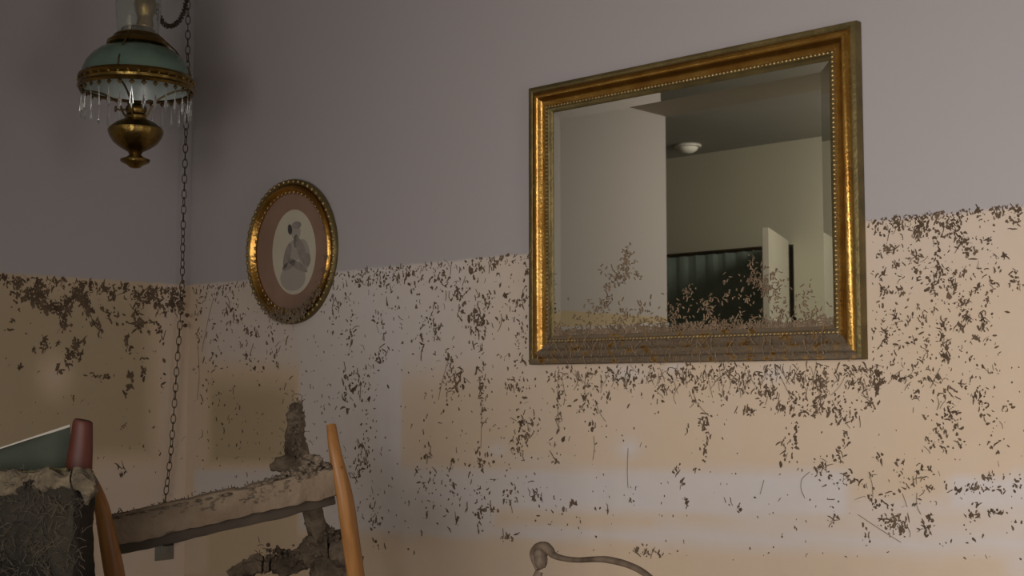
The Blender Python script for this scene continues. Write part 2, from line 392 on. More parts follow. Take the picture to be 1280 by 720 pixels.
bm = bmesh.new(); box(bm, (MX0+.01, -.006, MZ0+.01), (MX1-.01, -.001, MZ1-.01)); mlink('backing_board', bm, M['brown_wood'], smooth=False)

# ---------------------------------------------------------------- flecks of mud
def fleck(bm, P, T, B, Nn, L_, W_, ang, curve=0, th=.002, seg=4):
    """a small domed smear lying on a surface; P centre, T/B tangents, Nn normal"""
    pts = []; a = ang; p = Vector((0, 0))
    for i in range(seg+1):
        pts.append(p.copy()); p = p+Vector((math.cos(a), math.sin(a)))*L_/seg; a += curve/seg+random.gauss(0, .18)
    mid = pts[len(pts)//2]; rows = []
    for i, q in enumerate(pts):
        t = i/seg; ww = W_*(math.sin(math.pi*(t*.8+.12))**.7)*random.uniform(.6, 1.15)
        d = (pts[min(i+1, seg)]-pts[max(i-1, 0)]).normalized(); nrm = Vector((-d.y, d.x)); q = q-mid
        l, r = q+nrm*ww*random.uniform(.3, .65), q-nrm*ww*random.uniform(.3, .65)
        f_ = lambda s, h: bm.verts.new(P+T*s.x+B*s.y+Nn*h)
        rows.append((f_(l, .0002), f_(q, th), f_(r, .0002)))
    for i in range(seg):
        A, C = rows[i], rows[i+1]
        bm.faces.new((A[0], A[1], C[1], C[0])); bm.faces.new((A[1], A[2], C[2], C[1]))
    bm.faces.new(rows[0][::-1]); bm.faces.new(rows[-1])
def patch(bm, P, T, B, Nn, r, ang, el=1.5, th=.0018):
    """a ragged domed spot of mud"""
    n = random.randint(6, 9); ca, sa = math.cos(ang), math.sin(ang); c = bm.verts.new(P+Nn*th); ring = []
    for k in range(n):
        a = 2*math.pi*k/n; q = r*random.uniform(.45, 1.25); x, y = q*el*math.cos(a), q*math.sin(a)
        ring.append(bm.verts.new(P+T*(x*ca-y*sa)+B*(x*sa+y*ca)+Nn*.0002))
    for k in range(n): bm.faces.new((ring[k], ring[(k+1) % n], c))
X_, Y_, Z_ = Vector((1, 0, 0)), Vector((0, 1, 0)), Vector((0, 0, 1))
def waterpx(u): return 357-.0995*(u-235) if u > 235 else 342+.0667*u
def inmirror(u, v):
    p = on_y(u, v); return MX0-.006 < p.x < MX1+.006 and MZ0-.004 < p.z < MZ1+.006
def inoval(u, v): return ((u-369)/49)**2+((v-315)/87)**2 < 1
def put(bm, u, v, side, big=1.0, vert=.6):
    if v < waterpx(u)+1.5: return
    if side == 'R':
        if u < 240 or inmirror(u, v) or inoval(u, v): return
        P = on_y(u, v); T, B, Nn = X_, Z_, -Y_; s = (P-CAMP).dot(FW)/F
    else:
        if u > 232: return
        P = on_x(u, v); T, B, Nn = Y_, Z_, X_; s = (P-CAMP).dot(FW)/F
    ang = random.gauss(math.pi/2, .5) if random.random() < vert else random.uniform(0, math.pi)
    r = random.random()
    if r < .68:
        rr = random.uniform(.6, 1.9) if random.random() < .85 else random.uniform(1.9, 3)
        patch(bm, P, T, B, Nn, rr*s*big, ang, random.uniform(1, 2.1)); return
    if r < .90: L_, W_ = random.uniform(4, 8), random.uniform(1.6, 3.6)
    elif r < .96: L_, W_ = random.uniform(8, 13), random.uniform(1.6, 3)
    else: L_, W_ = random.uniform(9, 18), random.uniform(.7, 1.3)
    fleck(bm, P, T, B, Nn, L_*s*big*1.05, W_*s*big, ang, random.gauss(0, .8), th=.0022*big)
# clusters: (u, v, ru, rv, count)
CR = [(265,372,14,10,20),(288,388,10,22,26),(272,405,16,16,18),(300,404,10,16,22),(247,420,4,55,26),(268,440,10,14,12),(312,428,9,24,26),(318,462,6,16,12),
 (262,480,10,30,14),(285,520,30,30,14),(335,420,10,20,16),(345,440,14,30,20),(255,560,10,20,5),
 (418,385,7,26,34),(432,370,7,12,14),(440,405,8,10,16),(436,430,5,14,10),(458,352,16,6,22),(480,350,20,7,26),(510,346,14,8,26),(474,398,7,10,12),(485,375,6,14,10),
 (520,360,6,12,10),(480,425,6,14,14),(474,452,10,14,18),(448,478,11,14,36),(432,498,6,12,22),(430,470,9,14,12),(455,570,10,20,60),(440,595,5,6,8),(458,500,10,20,14),
 (505,395,16,20,14),(540,350,14,7,24),(556,345,5,10,14),(572,360,9,10,34),(574,382,7,14,32),(590,338,7,14,20),(608,330,16,6,34),(540,395,7,20,26),(546,415,6,10,16),(600,398,9,18,46),(592,410,8,12,26),
 (608,380,7,12,24),(527,428,3,13,16),(563,458,5,22,26),(570,468,8,9,26),(572,478,8,8,18),(603,432,4,20,18),(601,470,4,22,28),(603,500,5,26,26),(620,400,6,12,8),(645,380,12,6,20),(655,375,6,8,12),
 (650,408,6,14,20),(655,425,7,18,22),(660,335,8,6,16),(640,325,24,4,20),(630,360,30,20,14),(640,478,8,8,14),(655,490,9,14,18),(640,455,12,10,8),(566,480,12,16,16),(560,500,6,20,8),
 (652,540,9,18,46),(665,530,9,9,22),(645,560,6,14,16),(600,573,6,14,34),(565,586,5,8,12),(535,560,5,25,12),(530,600,14,20,18),(540,640,12,16,12),(563,612,7,10,16),(600,618,8,9,18),(606,636,16,5,28),
 (600,655,5,10,14),(640,622,9,11,16),(670,618,8,6,14),(570,650,5,8,6),(633,671,11,4,16),(465,628,4,14,10),(470,655,9,14,20),(470,680,8,8,8),(520,690,8,8,3),(628,600,40,20,14),
 (690,470,8,10,10),(700,468,10,10,16),(698,505,3,34,26),(700,530,4,14,12),(695,568,5,12,14),(735,475,4,18,22),(734,500,4,18,18),(745,510,4,20,20),(728,510,4,8,12),(742,540,3,12,8),(705,500,12,14,12),(760,470,10,10,14),
 (772,470,9,12,16),(790,474,9,9,22),(762,495,5,8,8),(780,480,9,9,16),(815,466,6,10,12),(829,485,8,10,40),(845,470,14,10,26),(860,465,10,8,22),(875,480,10,10,22),(888,468,7,6,18),(868,500,6,12,8),
 (910,468,9,9,30),(920,480,12,10,20),(905,498,4,8,12),(940,470,16,10,26),(950,490,16,10,34),(965,492,8,8,22),(936,514,10,4,22),(880,528,6,7,20),(882,556,5,14,26),(862,540,3,6,4),(845,590,5,6,8),(853,602,4,6,10),(870,586,4,6,6),
 (980,510,8,7,48),(992,495,8,10,20),(1000,468,20,7,40),(1015,480,14,8,40),(1029,480,7,15,62),(1024,500,5,12,40),(1010,510,10,8,24),(1005,515,10,5,20),(995,540,2.5,18,20),(984,555,8,10,26),(1025,583,8,12,36),
 (1050,516,10,11,44),(1055,525,10,6,20),(1057,550,3,16,16),(1050,570,7,7,16),(1040,505,8,12,14),(1062,470,14,10,24),(1075,460,8,7,26),(1070,480,8,8,20),(1096,480,8,8,40),(1094,466,8,8,30),(1087,500,7,12,34),(1080,485,7,7,16),(1100,470,6,8,12),
 (1060,595,6,10,18),(1072,600,6,8,10),(1090,600,4,18,10),(1100,570,4,8,10),(1120,580,10,14,12),(1035,600,10,8,10),(985,582,10,6,6),(1140,595,14,10,16),(1155,595,8,16,20),(1160,610,8,6,12),
 (1120,470,6,5,14),(1133,472,5,12,18),(1143,465,4,5,8),(1157,475,10,4,12),(1172,474,5,5,12),(1145,495,5,5,14),(1180,500,12,12,20),(1187,515,9,10,40),(1182,490,8,6,12),(1195,530,6,6,10),(1170,535,6,6,14),(1175,545,12,8,18),(1165,555,8,6,14),(1180,562,8,7,14),(1200,550,5,14,14),
 (1155,522,3,3,8),(1222,495,6,8,28),(1228,508,6,10,20),(1242,530,8,6,8),(1258,510,5,4,12),(1213,474,5,6,10),(1243,555,7,8,16),(1200,480,14,8,12),(1235,480,10,10,6),(1240,595,16,5,10),(1222,610,14,4,34),(1237,598,5,5,12),(1250,612,8,4,8),(1272,605,8,10,20),
 (1115,652,10,10,70),(1128,660,6,6,26),(1157,660,6,9,34),(1163,645,4,6,10),(1190,610,10,6,12),(1110,620,9,9,14),(1085,622,8,8,10),(1092,630,5,5,10),(1045,640,6,12,16),(1082,672,5,10,10),(1217,645,7,5,22),(1240,641,14,3,26),(1222,631,4,3,10),
 (1145,630,5,14,10),(995,660,4,4,5),(1180,678,10,5,6),(1210,668,14,10,7),(1255,665,16,16,6),(1130,610,8,8,8),
 (1120,272,16,7,30),(1130,282,8,8,24),(1112,290,8,8,14),(1150,272,8,5,20),(1152,285,9,8,56),(1148,297,6,6,16),(1172,268,14,6,36),(1180,282,9,7,30),(1195,280,8,10,40),(1202,300,7,12,50),(1207,312,5,8,18),(1174,295,6,12,18),
 (1215,265,12,5,24),(1222,260,6,4,14),(1245,261,7,4,26),(1250,268,5,4,10),(1268,262,8,5,26),(1268,274,7,6,20),(1095,290,5,10,14),(1110,311,9,4,26),(1100,318,6,4,10),(1145,323,7,9,26),(1172,325,7,7,20),(1176,342,7,8,34),(1166,352,6,8,16),
 (1120,332,6,5,12),(1102,340,5,5,8),(1202,341,5,5,14),(1218,313,9,5,12),(1235,302,5,4,10),(1254,318,4,3,14),(1244,337,6,6,10),(1270,345,8,8,18),(1270,360,8,8,14),(1145,345,5,8,16),(1165,365,4,8,12),(1190,355,5,12,20),(1188,370,4,8,14),
 (1104,362,5,9,22),(1125,366,4,8,16),(1205,380,6,9,36),(1209,396,6,7,20),(1200,408,5,4,14),(1192,360,4,6,10),(1222,360,5,5,8),(1235,375,4,10,14),(1243,354,6,4,10),(1230,398,5,9,24),(1228,408,4,5,10),(1120,396,4,12,16),(1107,420,5,10,26),(1135,400,5,6,10),
 (1155,402,4,9,14),(1158,428,3,8,14),(1182,405,5,8,18),(1176,420,3,10,16),(1183,436,4,10,18),(1184,446,6,6,22),(1123,435,4,9,14),(1140,425,8,6,8),(1218,420,6,4,10),(1150,445,12,5,6),(1110,450,14,8,12),(1105,395,10,30,14),(1245,390,10,30,8),(1165,460,20,6,8),
 (1040,655,4,10,6),(716,629,3,3,16),(668,624,6,4,10),(858,628,3,4,14),(790,628,4,5,6),(765,640,6,8,5),(795,688,9,3,22),(812,690,8,4,18),(828,692,6,4,10),(700,640,30,10,12),(725,655,5,14,7),(905,628,20,5,6),(925,636,4,4,5)]
CL = [(10,346,14,3,16),(22,356,9,8,30),(28,368,7,7,22),(48,358,12,8,40),(45,374,12,9,60),(58,385,9,7,36),(52,365,8,6,20),(70,350,8,8,10),(72,384,8,6,30),(85,376,9,6,34),(82,388,7,6,26),(80,405,5,8,26),(78,395,6,4,12),
 (100,364,9,8,40),(106,375,6,9,40),(110,388,4,8,26),(115,355,7,5,16),(118,400,4,5,10),(125,410,3,6,12),(97,371,6,5,20),(130,360,6,6,14),(140,370,8,10,14),(155,360,8,5,16),(170,370,9,6,22),(187,370,8,8,40),(190,362,10,8,20),(198,380,6,6,16),(172,385,7,8,16),
 (172,406,5,7,30),(185,402,9,3,18),(200,412,4,5,14),(210,385,7,10,20),(205,365,8,6,14),(158,424,3,9,12),(160,435,3,5,6),(215,370,5,10,18),(222,380,5,14,22),(55,427,4,6,14),(58,434,6,4,8),(44,438,3,3,5),(94,432,5,8,30),(90,444,8,6,22),(100,445,4,6,12),(84,456,5,4,8),(73,463,5,4,10),
 (72,428,4,3,5),(105,428,3,3,4),(163,469,3,3,18),(163,483,3,3,16),(180,466,3,8,14),(175,445,5,10,6),(120,470,8,3,10),(135,470,6,3,6),(90,497,3,3,4),(203,470,3,14,5),(155,490,3,5,3),(155,535,5,8,6),(152,585,4,9,7),(150,593,3,3,5),(20,400,15,30,8),(130,390,20,20,16),(150,400,15,15,10),(200,430,16,20,8),(24,459,3,3,4),(190,560,20,30,4)]
bm = bmesh.new()
for (u, v, ru, rv, c) in CR:
    for _ in range(int(c*(.95 if u < 700 else .78))): put(bm, random.gauss(u, ru*.68), random.gauss(v, rv*.68), 'R', .95)
for _ in range(620):            # fringe along the tide line
    u = random.uniform(240, 1290); put(bm, u, waterpx(u)+abs(random.gauss(0, 6))+2, 'R', .7)
for _ in range(520): put(bm, random.uniform(400, 690), random.uniform(330, 660), 'R', .6)
for _ in range(240): put(bm, random.uniform(240, 420), random.uniform(360, 640), 'R', .6)
for _ in range(260): put(bm, random.uniform(690, 1100), 455+abs(random.gauss(0, 22)), 'R', .85)
for _ in range(260): put(bm, random.uniform(690, 1290), random.uniform(455, 700), 'R', .55)
for _ in range(380): put(bm, random.uniform(1090, 1250), random.uniform(265, 470), 'R', .65)
for _ in range(170):            # the wall right of the picture edge, in loose clusters
    cx, cz = random.uniform(2.99, 4.62), WATER-.02-abs(random.gauss(0, .28)) if random.random() < .7 else random.uniform(.1, 1.45)
    for _ in range(random.randint(4, 22)):
        P = Vector((random.gauss(cx, .016), 0, random.gauss(cz, .022)))
        if not (2.975 < P.x < 4.68 and .02 < P.z < WATER-.004): continue
        if random.random() < .65: patch(bm, P, X_, Z_, -Y_, random.uniform(.0012, .0045), random.uniform(0, 3), random.uniform(1, 2))
        else: fleck(bm, P, X_, Z_, -Y_, random.uniform(.007, .018), random.uniform(.003, .006), random.gauss(1.6, .6), random.gauss(0, .8))
tag(link('mud_flecks', bm, M['fleck'], None, False), 'brown dried mud flecks and leaf bits stuck over the mirror wall below the tide line', 'mud', kind='stuff')
bm = bmesh.new()
for (u, v, ru, rv, c) in CL:
    for _ in range(int(c*1.15)): put(bm, random.gauss(u, ru*.6), random.gauss(v, rv*.6), 'L', 1, .4)
for _ in range(130):
    u = random.uniform(0, 230); put(bm, u, waterpx(u)+abs(random.gauss(0, 10))+2, 'L', .7)
for _ in range(90): put(bm, random.uniform(0, 230), random.uniform(350, 620), 'L', .5)
for _ in range(400):
    P = Vector((0, random.uniform(YD+.02, -.75), WATER-abs(random.gauss(0, .18))-.01))
    fleck(bm, P, Y_, Z_, X_, random.uniform(.005, .02), random.uniform(.003, .008), random.gauss(1.6, .8), random.gauss(0, .8))
tag(link('mud_flecks', bm, M['fleck'], None, False), 'brown mud flecks clinging to the darker left wall beside the room corner', 'mud', kind='stuff')
# long fibres hanging on the wall
bm = bmesh.new()
def fibre(bm, pix, r=.0006, Y=0, jit=0):
    pts = [on_y(u, v, -.0015-r+Y) for u, v in pix]; tube(bm, spline(pts, 4), r, 5)
for pix in [[(1012,590),(1003,598),(1001,610),(1006,623)],[(1072,643),(1090,655),(1110,668),(1126,678)],[(698,470),(697,500),(699,540)],[(744,500),(749,515),(757,527)],[(732,466),(731,490),(736,505)],
            [(1163,485),(1170,470),(1175,460)],[(1086,590),(1090,605),(1091,622)],[(1128,617),(1132,628),(1134,634)],[(1146,616),(1146,632),(1151,643)],[(975,470),(985,490),(990,500)],[(905,480),(903,492),(908,500)],
            [(868,500),(878,512),(886,520)],[(600,470),(602,520),(601,560)],[(560,450),(552,480),(548,500)],[(742,545),(743,560),(741,575)],[(785,560),(784,590),(785,610)],[(850,480),(842,495),(845,505)],[(1040,500),(1046,512),(1052,520)],
            [(267,372),(260,400),(252,440)],[(247,430),(249,470),(246,500)],[(955,600),(950,618)],[(1110,480),(1120,468),(1128,462)]]:
    fibre(bm, pix)
for _ in range(70):
    u = random.uniform(700, 1100); v = random.uniform(455, 475); a = random.gauss(0, .4); L_ = random.uniform(8, 26)
    fibre(bm, [(u, v), (u+a*L_*.5+random.gauss(0, 2), v+L_*.5), (u+a*L_, v+L_)], .0005)
tag(link('root_fibres', bm, M['strawwall'], None, False), 'thin dry root fibres stuck to the wall below the gold mirror', 'fibres', kind='stuff')

# straw and mud lying on the mirror
bm = bmesh.new()
def straws(cx, cz, rx, rz, n, y0=-.0102, L0=.003, L1=.018, h=.004):
    for _ in range(int(n*1.4)):
        x = random.gauss(cx, rx); z = random.gauss(cz, rz)
        if not (gx0+.001 < x < gx1-.001 and gz0 < z): continue
        fleck(bm, Vector((x, y0, z)), X_, Z_, -Y_, random.uniform(L0, L1), random.uniform(.0012, .0042), random.gauss(1.4, .8), random.gauss(0, 1), h*.5)
def mpx(u, v): p = on_y(u, v, -.0098); return p.x, p.z
for u, v, ru, rv, n in [(784,318,5,8,16),(782,333,7,6,24),(776,342,12,6,26),(768,350,10,7,24),(762,365,4,8,14),(755,378,6,8,14),(747,386,8,6,12),(795,345,6,4,8),(752,335,2,2,2),(800,385,8,5,10),(775,400,8,14,14),(765,395,14,8,8),(795,400,10,10,12),
       (940,330,4,8,10),(945,345,8,7,30),(955,355,6,6,22),(958,362,5,5,18),(940,350,8,5,14),(967,350,5,10,12),(970,365,4,12,10),(975,385,6,14,14),(1008,372,8,8,10),(1012,385,8,12,12),(990,380,12,14,10),
       (860,370,6,6,10),(862,365,5,8,8),(882,382,7,6,20),(888,392,6,8,22),(893,405,7,8,24),(845,388,5,8,12),(888,370,2,2,2),(908,370,5,4,10),(925,365,4,5,5),(935,372,6,4,8),(922,404,4,7,12),(840,395,6,8,14),(825,402,8,8,8),(905,350,14,6,5)]:
    x, z = mpx(u, v); straws(x, z, ru*.0018, rv*.0018, n, L1=.013)
for _ in range(1300):
    x = random.uniform(gx0, gx1); z = gz0+abs(random.gauss(0, .011)); straws(x, z, .001, .001, 1, L0=.004, L1=.014)
for _ in range(140):
    x = random.uniform(gx0, gx1); z = gz0+abs(random.gauss(0, .045)); straws(x, z, .001, .001, 1, L0=.004, L1=.013)
for _ in range(620):     # draped across the bottom rail of the frame
    x = random.uniform(MX0+.01, MX1-.01); 
    if random.random() > .35+.65*sbox(x, 0, 1.72, 2.55, -1, 1, .1): continue
    y = -random.choice([.022, .031, .0355, .030]); zz = {.022: .052, .031: .034, .0355: .025, .030: .010}[-y]
    fleck(bm, Vector((x, y, MZ0+zz+random.gauss(0, .004))), X_, Z_, -Y_, random.uniform(.004, .016), random.uniform(.001, .003), random.uniform(0, 3.1), random.gauss(0, 1), .003)
for _ in range(30):
    x = random.uniform(MX0+.05, MX1-.05); z = MZ0+random.uniform(-.01, .05); a = random.gauss(0, .02)
    tube(bm, [(x, -.034, z), (x+a*.5, -.037-random.random()*.005, z+.015), (x+a, -.034, z+.035)], .0007, 5)
for (zlo, zhi, xx, n) in [(MZ0+.07, MZ0+.26, MX0+.066, 60), (MZ0+.05, MZ0+.35, MX1-.06, 26), (MZ0+.05, MZ0+.5, MX0+.02, 12)]:
    for _ in range(n):
        fleck(bm, Vector((xx+random.gauss(0, .004), -.0225 if n != 12 else -.033, zlo+(zhi-zlo)*random.random()**1.6)), X_, Z_, -Y_, random.uniform(.003, .008), random.uniform(.002, .004), random.uniform(0, 3), 0, .002)
tag(link('straw_debris', bm, M['straw'], None, False), 'light brown straw and silt caught on the mirror glass and lower frame', 'debris', kind='stuff')

# ---------------------------------------------------------------- oval portrait
OC = Vector((.603, 0, 1.589)); OW, OH = .214, .234
ov = empty('oval_portrait', OC); tag(ov, 'small oval framed portrait print in a gilt beaded frame hanging near the corner', 'picture')
ov.rotation_euler = (R(1.5), 0, R(4))
toY = Matrix.Rotation(R(90), 4, 'X')        # lathe z -> -y
def oval(bm, prof, seg=96, close=True):
    for_ = []
    rings = []
    for ins, d in prof:
        rings.append([bm.verts.new(((OW-ins)*math.cos(2*math.pi*k/seg), -d, (OH-ins)*math.sin(2*math.pi*k/seg))) for k in range(seg)])
    for i in range(len(rings)-(0 if close else 1)):
        A, B = rings[i], rings[(i+1) % len(rings)]
        for k in range(seg): bm.faces.new((A[k], A[(k+1) % seg], B[(k+1) % seg], B[k]))
    return rings
bm = bmesh.new(); oval(bm, [(0, .014), (.0, .022), (.004, .029), (.009, .031), (.014, .029), (.018, .024), (.018, .014)]); link('outer_rim', bm, M['golddull'], ov)['label'] = 'dull gilt outer rim'
bm = bmesh.new(); oval(bm, [(.018, .015), (.018, .026), (.022, .034), (.028, .037), (.034, .034), (.038, .027), (.044, .023), (.044, .015)]); link('moulding', bm, M['gold'], ov)['label'] = 'reddish gold rounded moulding'
bm = bmesh.new()
for k in range(56):
    a = 2*math.pi*k/56; g = bmesh.ops.create_icosphere(bm, subdivisions=2, radius=.0066)
    for v in g['verts']: v.co = Vector((v.co.x*.9, v.co.y*.8, v.co.z*1.1))+Vector(((OW-.008)*math.cos(a), -.029, (OH-.008)*math.sin(a)))
link('outer_beading', bm, M['goldbead'], ov)
bm = bmesh.new()
for k in range(56):
    a = 2*math.pi*k/56; g = bmesh.ops.create_icosphere(bm, subdivisions=2, radius=.0042)
    for v in g['verts']: v.co = Vector((v.co.x, v.co.y*.8, v.co.z*1.5))+Vector(((OW-.0425)*math.cos(a), -.0245, (OH-.0425)*math.sin(a)))
link('inner_beading', bm, M['goldbead'], ov)
def disc(bm, cx, cz, rx, rz, y, seg=48, rot=0, th=.0006):
    F_, B_ = [], []
    for k in range(seg):
        a = 2*math.pi*k/seg; x, z = rx*math.cos(a), rz*math.sin(a)
        x, z = x*math.cos(rot)-z*math.sin(rot), x*math.sin(rot)+z*math.cos(rot)
        F_.append(bm.verts.new((cx+x, y, cz+z))); B_.append(bm.verts.new((cx+x, y+th, cz+z)))
    bm.faces.new(F_); bm.faces.new(B_[::-1])
    for k in range(seg): bm.faces.new((F_[k], B_[k], B_[(k+1) % seg], F_[(k+1) % seg]))
bm = bmesh.new(); disc(bm, 0, 0, OW-.04, OH-.04, -.0165, 96, th=.004); link('mat_board', bm, M['mat_board'], ov, False)
bm = bmesh.new(); disc(bm, .010, -.002, .103, .137, -.0175, 96, th=.0008); pr = link('portrait_print', bm, M['paper'], ov, False)
pr['label'] = 'pale oval print of a person with folded arms in a light gown'
bm = bmesh.new()           # head, bust, gown
disc(bm, .022, .062, .021, .026, -.0181); disc(bm, .022, .032, .011, .022, -.0181); disc(bm, .02, .005, .04, .034, -.0181)
disc(bm, .005, -.085, .060, .042, -.0179); disc(bm, .058, -.012, .028, .05, -.0180, rot=.2)
link('figure', bm, M['ink1'], pr, False)
bm = bmesh.new()
disc(bm, .046, .002, .018, .043, -.0187, rot=.45); disc(bm, .028, -.046, .052, .012, -.0187, rot=-.45); disc(bm, -.02, -.012, .015, .042, -.0187, rot=-.35); disc(bm, -.012, -.044, .034, .012, -.0187, rot=.35); disc(bm, .070, -.03, .02, .022, -.0186)
disc(bm, .025, .084, .022, .012, -.0185)
link('sleeves_and_hair', bm, M['ink2'], pr, False)
bm = bmesh.new(); disc(bm, -.006, .072, .010, .017, -.0191, rot=.15); link('hair_ornament', bm, M['ink3'], pr, False)
bm = bmesh.new()          # mud over the lower part
for _ in range(420):
    a = random.gauss(-math.pi/2, .55); r = random.uniform(.80, .99)
    P = OC+Vector((OW*r*math.cos(a), -.034 if r > .83 else -.019, OH*r*math.sin(a)))
    fleck(bm, P, X_, Z_, -Y_, random.uniform(.005, .02), random.uniform(.003, .007), random.uniform(0, 3), random.gauss(0, 1), .0025)
tag(link('mud_film', bm, M['mudrail'], None, False), 'dried brown mud caked on the lower rim of the oval portrait', 'mud', kind='stuff')

# ---------------------------------------------------------------- hanging oil lamp
LD = 3.85; LU = 171
base = dep(LU, 105, LD); PX = LD/F
def lz(v): return (dep(LU, v, LD).z-base.z)
lamp = empty('hanging_oil_lamp', base); tag(lamp, 'hanging brass oil lamp with green glass shade and crystal prisms', 'lamp')
tilt = R(4)
def P_(pr_): return [(r*PX, lz(v)) for r, v in pr_]
bm = bmesh.new(); lathe(bm, P_([(31,60),(36,60),(46,64),(55,71),(62,80),(66,90),(67,103),(65,103),(63,90),(59,81),(52,73),(44,67),(31,63)]), 72, close=True); shade = link('shade', bm, M['green_glass'], lamp)
shade['label'] = 'domed green glass shade'
bm = bmesh.new(); lathe(bm, P_([(30,64.5),(44,69),(51,75),(58,83),(62,92),(63.5,104),(64.5,112),(63,112),(61.5,104),(60,92),(56,84),(49,77),(42,71),(30,66)]), 72, close=True); link('shade_liner', bm, M['opal'], lamp)['label'] = 'pale opal inner glass'
bm = bmesh.new(); lathe(bm, P_([(66,98),(69,97),(70.5,100),(68.5,103),(70,106),(69,109),(71,112),(69,115),(65.5,114)]), 96, close=True, flute=36, famp=.012)
for k in range(36):
    a = 2*math.pi*k/36; g = bmesh.ops.create_icosphere(bm, subdivisions=1, radius=2.3*PX)
    for v in g['verts']: v.co += Vector((69.5*PX*math.cos(a), 69.5*PX*math.sin(a), lz(104)))
link('shade_band', bm, M['brass'], lamp)['label'] = 'ornate brass band around the shade'
bm = bmesh.new(); lathe(bm, P_([(27,64),(32,62),(37,57),(36,52),(31,49),(28,44),(22,42),(20,36),(17,34),(17,38),(18,46),(26,52),(26,60)]), 56, close=True, flute=20, famp=.03); link('crown', bm, M['brass'], lamp)['label'] = 'fluted brass crown above the shade'
bm = bmesh.new(); lathe(bm, P_([(23,52),(25,40),(27,20),(28,5),(26,-12),(25,-12),(27,5),(26,20),(24,40),(22,52)]), 40, close=True); link('chimney', bm, M['chimney'], lamp)['label'] = 'clear glass chimney'
bm = bmesh.new(); lathe(bm, P_([(2,40),(8,38),(11,30),(9,22),(12,14),(14,4),(11,-6),(13,-14),(8,-26),(2,-30)]), 32); cw = link('pulley_weight', bm, M['brass'], lamp); cw.location = (.018, .012, 0)
# font
bm = bmesh.new(); lathe(bm, P_([(.2,212),(6,211),(9,208),(17,204),(18,201),(11,198),(7,195),(9,191),(18,186),(26,180),(30.5,173),(33,167),(33,163),(30,160),(24,155),(16,151),(12,149),(13,146),(11,143),(13,139),(12,134),(9,132),(8,128),(.2,128)]), 64, flute=18, famp=.02); font = link('oil_font', bm, M['brass'], lamp); font['label'] = 'bulbous brass oil font'
bm = bmesh.new()
tube(bm, [(10*PX, 0, lz(138)), (20*PX, 0, lz(140)), (24*PX, 0, lz(139))], 1.1*PX, 8)
lathe(bm, [(3.4*PX, -PX), (4*PX, 0), (3.4*PX, PX)], 16, mtx=Matrix.Translation((25*PX, 0, lz(139))) @ Matrix.Rotation(R(90), 4, 'Y'))
kn = link('wick_knob', bm, M['darkbrass'], font); kn.rotation_euler = (0, 0, R(250))
for k in range(4):
    a = R(40)+k*math.pi/2; c, s = math.cos(a), math.sin(a)
    bm = bmesh.new(); tube(bm, [(25*c*PX, 25*s*PX, lz(42)), (48*c*PX, 48*s*PX, lz(63)), (66*c*PX, 66*s*PX, lz(88)), (70*c*PX, 70*s*PX, lz(102))], 1.0*PX, 8); link('support_rod', bm, M['darkbrass'], lamp)
    bm = bmesh.new(); tube(bm, spline([(68*c*PX, 68*s*PX, lz(113)), (46*c*PX, 46*s*PX, lz(116)), (24*c*PX, 24*s*PX, lz(128)), (16*c*PX, 16*s*PX, lz(142)), (12*c*PX, 12*s*PX, lz(148))], 5), 1.3*PX, 8); link('font_arm', bm, M['darkbrass'], lamp)
def oct_(bm, z0, z1, z2, r):
    vs = [bm.verts.new((r*math.cos(k*math.pi/3), r*.6*math.sin(k*math.pi/3), z1)) for k in range(6)]
    a, b = bm.verts.new((0, 0, z0)), bm.verts.new((0, 0, z2))
    for k in range(6): bm.faces.new((vs[k], vs[(k+1) % 6], a)); bm.faces.new((vs[(k+1) % 6], vs[k], b))
pz = lz(113)
bmp = bmesh.new(); oct_(bmp, -.020, -.072, -.088, .0058)
tube(bmp, [(0, 0, -.004), (0, 0, -.022)], .0007, 5)
bmb = bmesh.new(); oct_(bmb, 0, -.009, -.018, .0085)
pm = bd = None
for k in range(30):
    a = 2*math.pi*k/30; loc = (66.5*PX*math.cos(a), 66.5*PX*math.sin(a), pz)
    if pm is None: pm = link('prism', bmp, M['crystal'], lamp, False); bd = link('bead', bmb, M['darkbrass'], pm, False); p = pm
    else:
        p = pm.copy(); COL.objects.link(p); p.parent = lamp; q = bd.copy(); COL.objects.link(q); q.parent = p
    p.location = loc; p.rotation_euler = (0, 0, a+R(90))

# chains
def make_link(bm, r=.0017, L_=.026, W_=.016):
    pts = []
    for k in range(16):
        a = 2*math.pi*k/16; pts.append((W_/2*math.cos(a)*(1 if abs(math.sin(a)) > .3 else 1), 0, L_/2*math.sin(a)))
    tube(bm, pts, r, 6, closed=True)
def chain(root, path, pitch=.027, m='iron'):
    P = spline(path, 12); d = [0]
    for i in range(1, len(P)): d.append(d[-1]+(P[i]-P[i-1]).length)
    n = int(d[-1]/pitch); first = None
    for k in range(n):
        s = (k+.5)*pitch; i = max(j for j in range(len(d)) if d[j] <= s); t = (s-d[i])/(d[min(i+1, len(d)-1)]-d[i]+1e-9)
        p = P[i].lerp(P[min(i+1, len(P)-1)], t); tan = (P[min(i+1, len(P)-1)]-P[i]).normalized()
        if first is None:
            bm = bmesh.new(); make_link(bm, L_=pitch*1.25); o = first = link('chain_link', bm, M[m], root)
        else: o = first.copy(); COL.objects.link(o); o.parent = root
        q = tan.to_track_quat('Z', 'Y') @ Matrix.Rotation(YAW+(R(90) if k % 2 else 0)+R(12*math.sin(k)), 3, 'Z').to_quaternion()
        o.rotation_mode = 'QUATERNION'; o.rotation_quaternion = q; o.location = p-root.location
top = on_x(235, -8, .055)
hook = empty('ceiling_hook', (top.x, top.y, CEIL)); tag(hook, 'small brass ceiling hook holding the swag chain by the corner', 'hook')
bm = bmesh.new(); lathe(bm, [(.014, 0), (.014, -.003), (.006, -.007), (.003, -.012)], 24); link('hook_plate', bm, M['darkbrass'], hook)
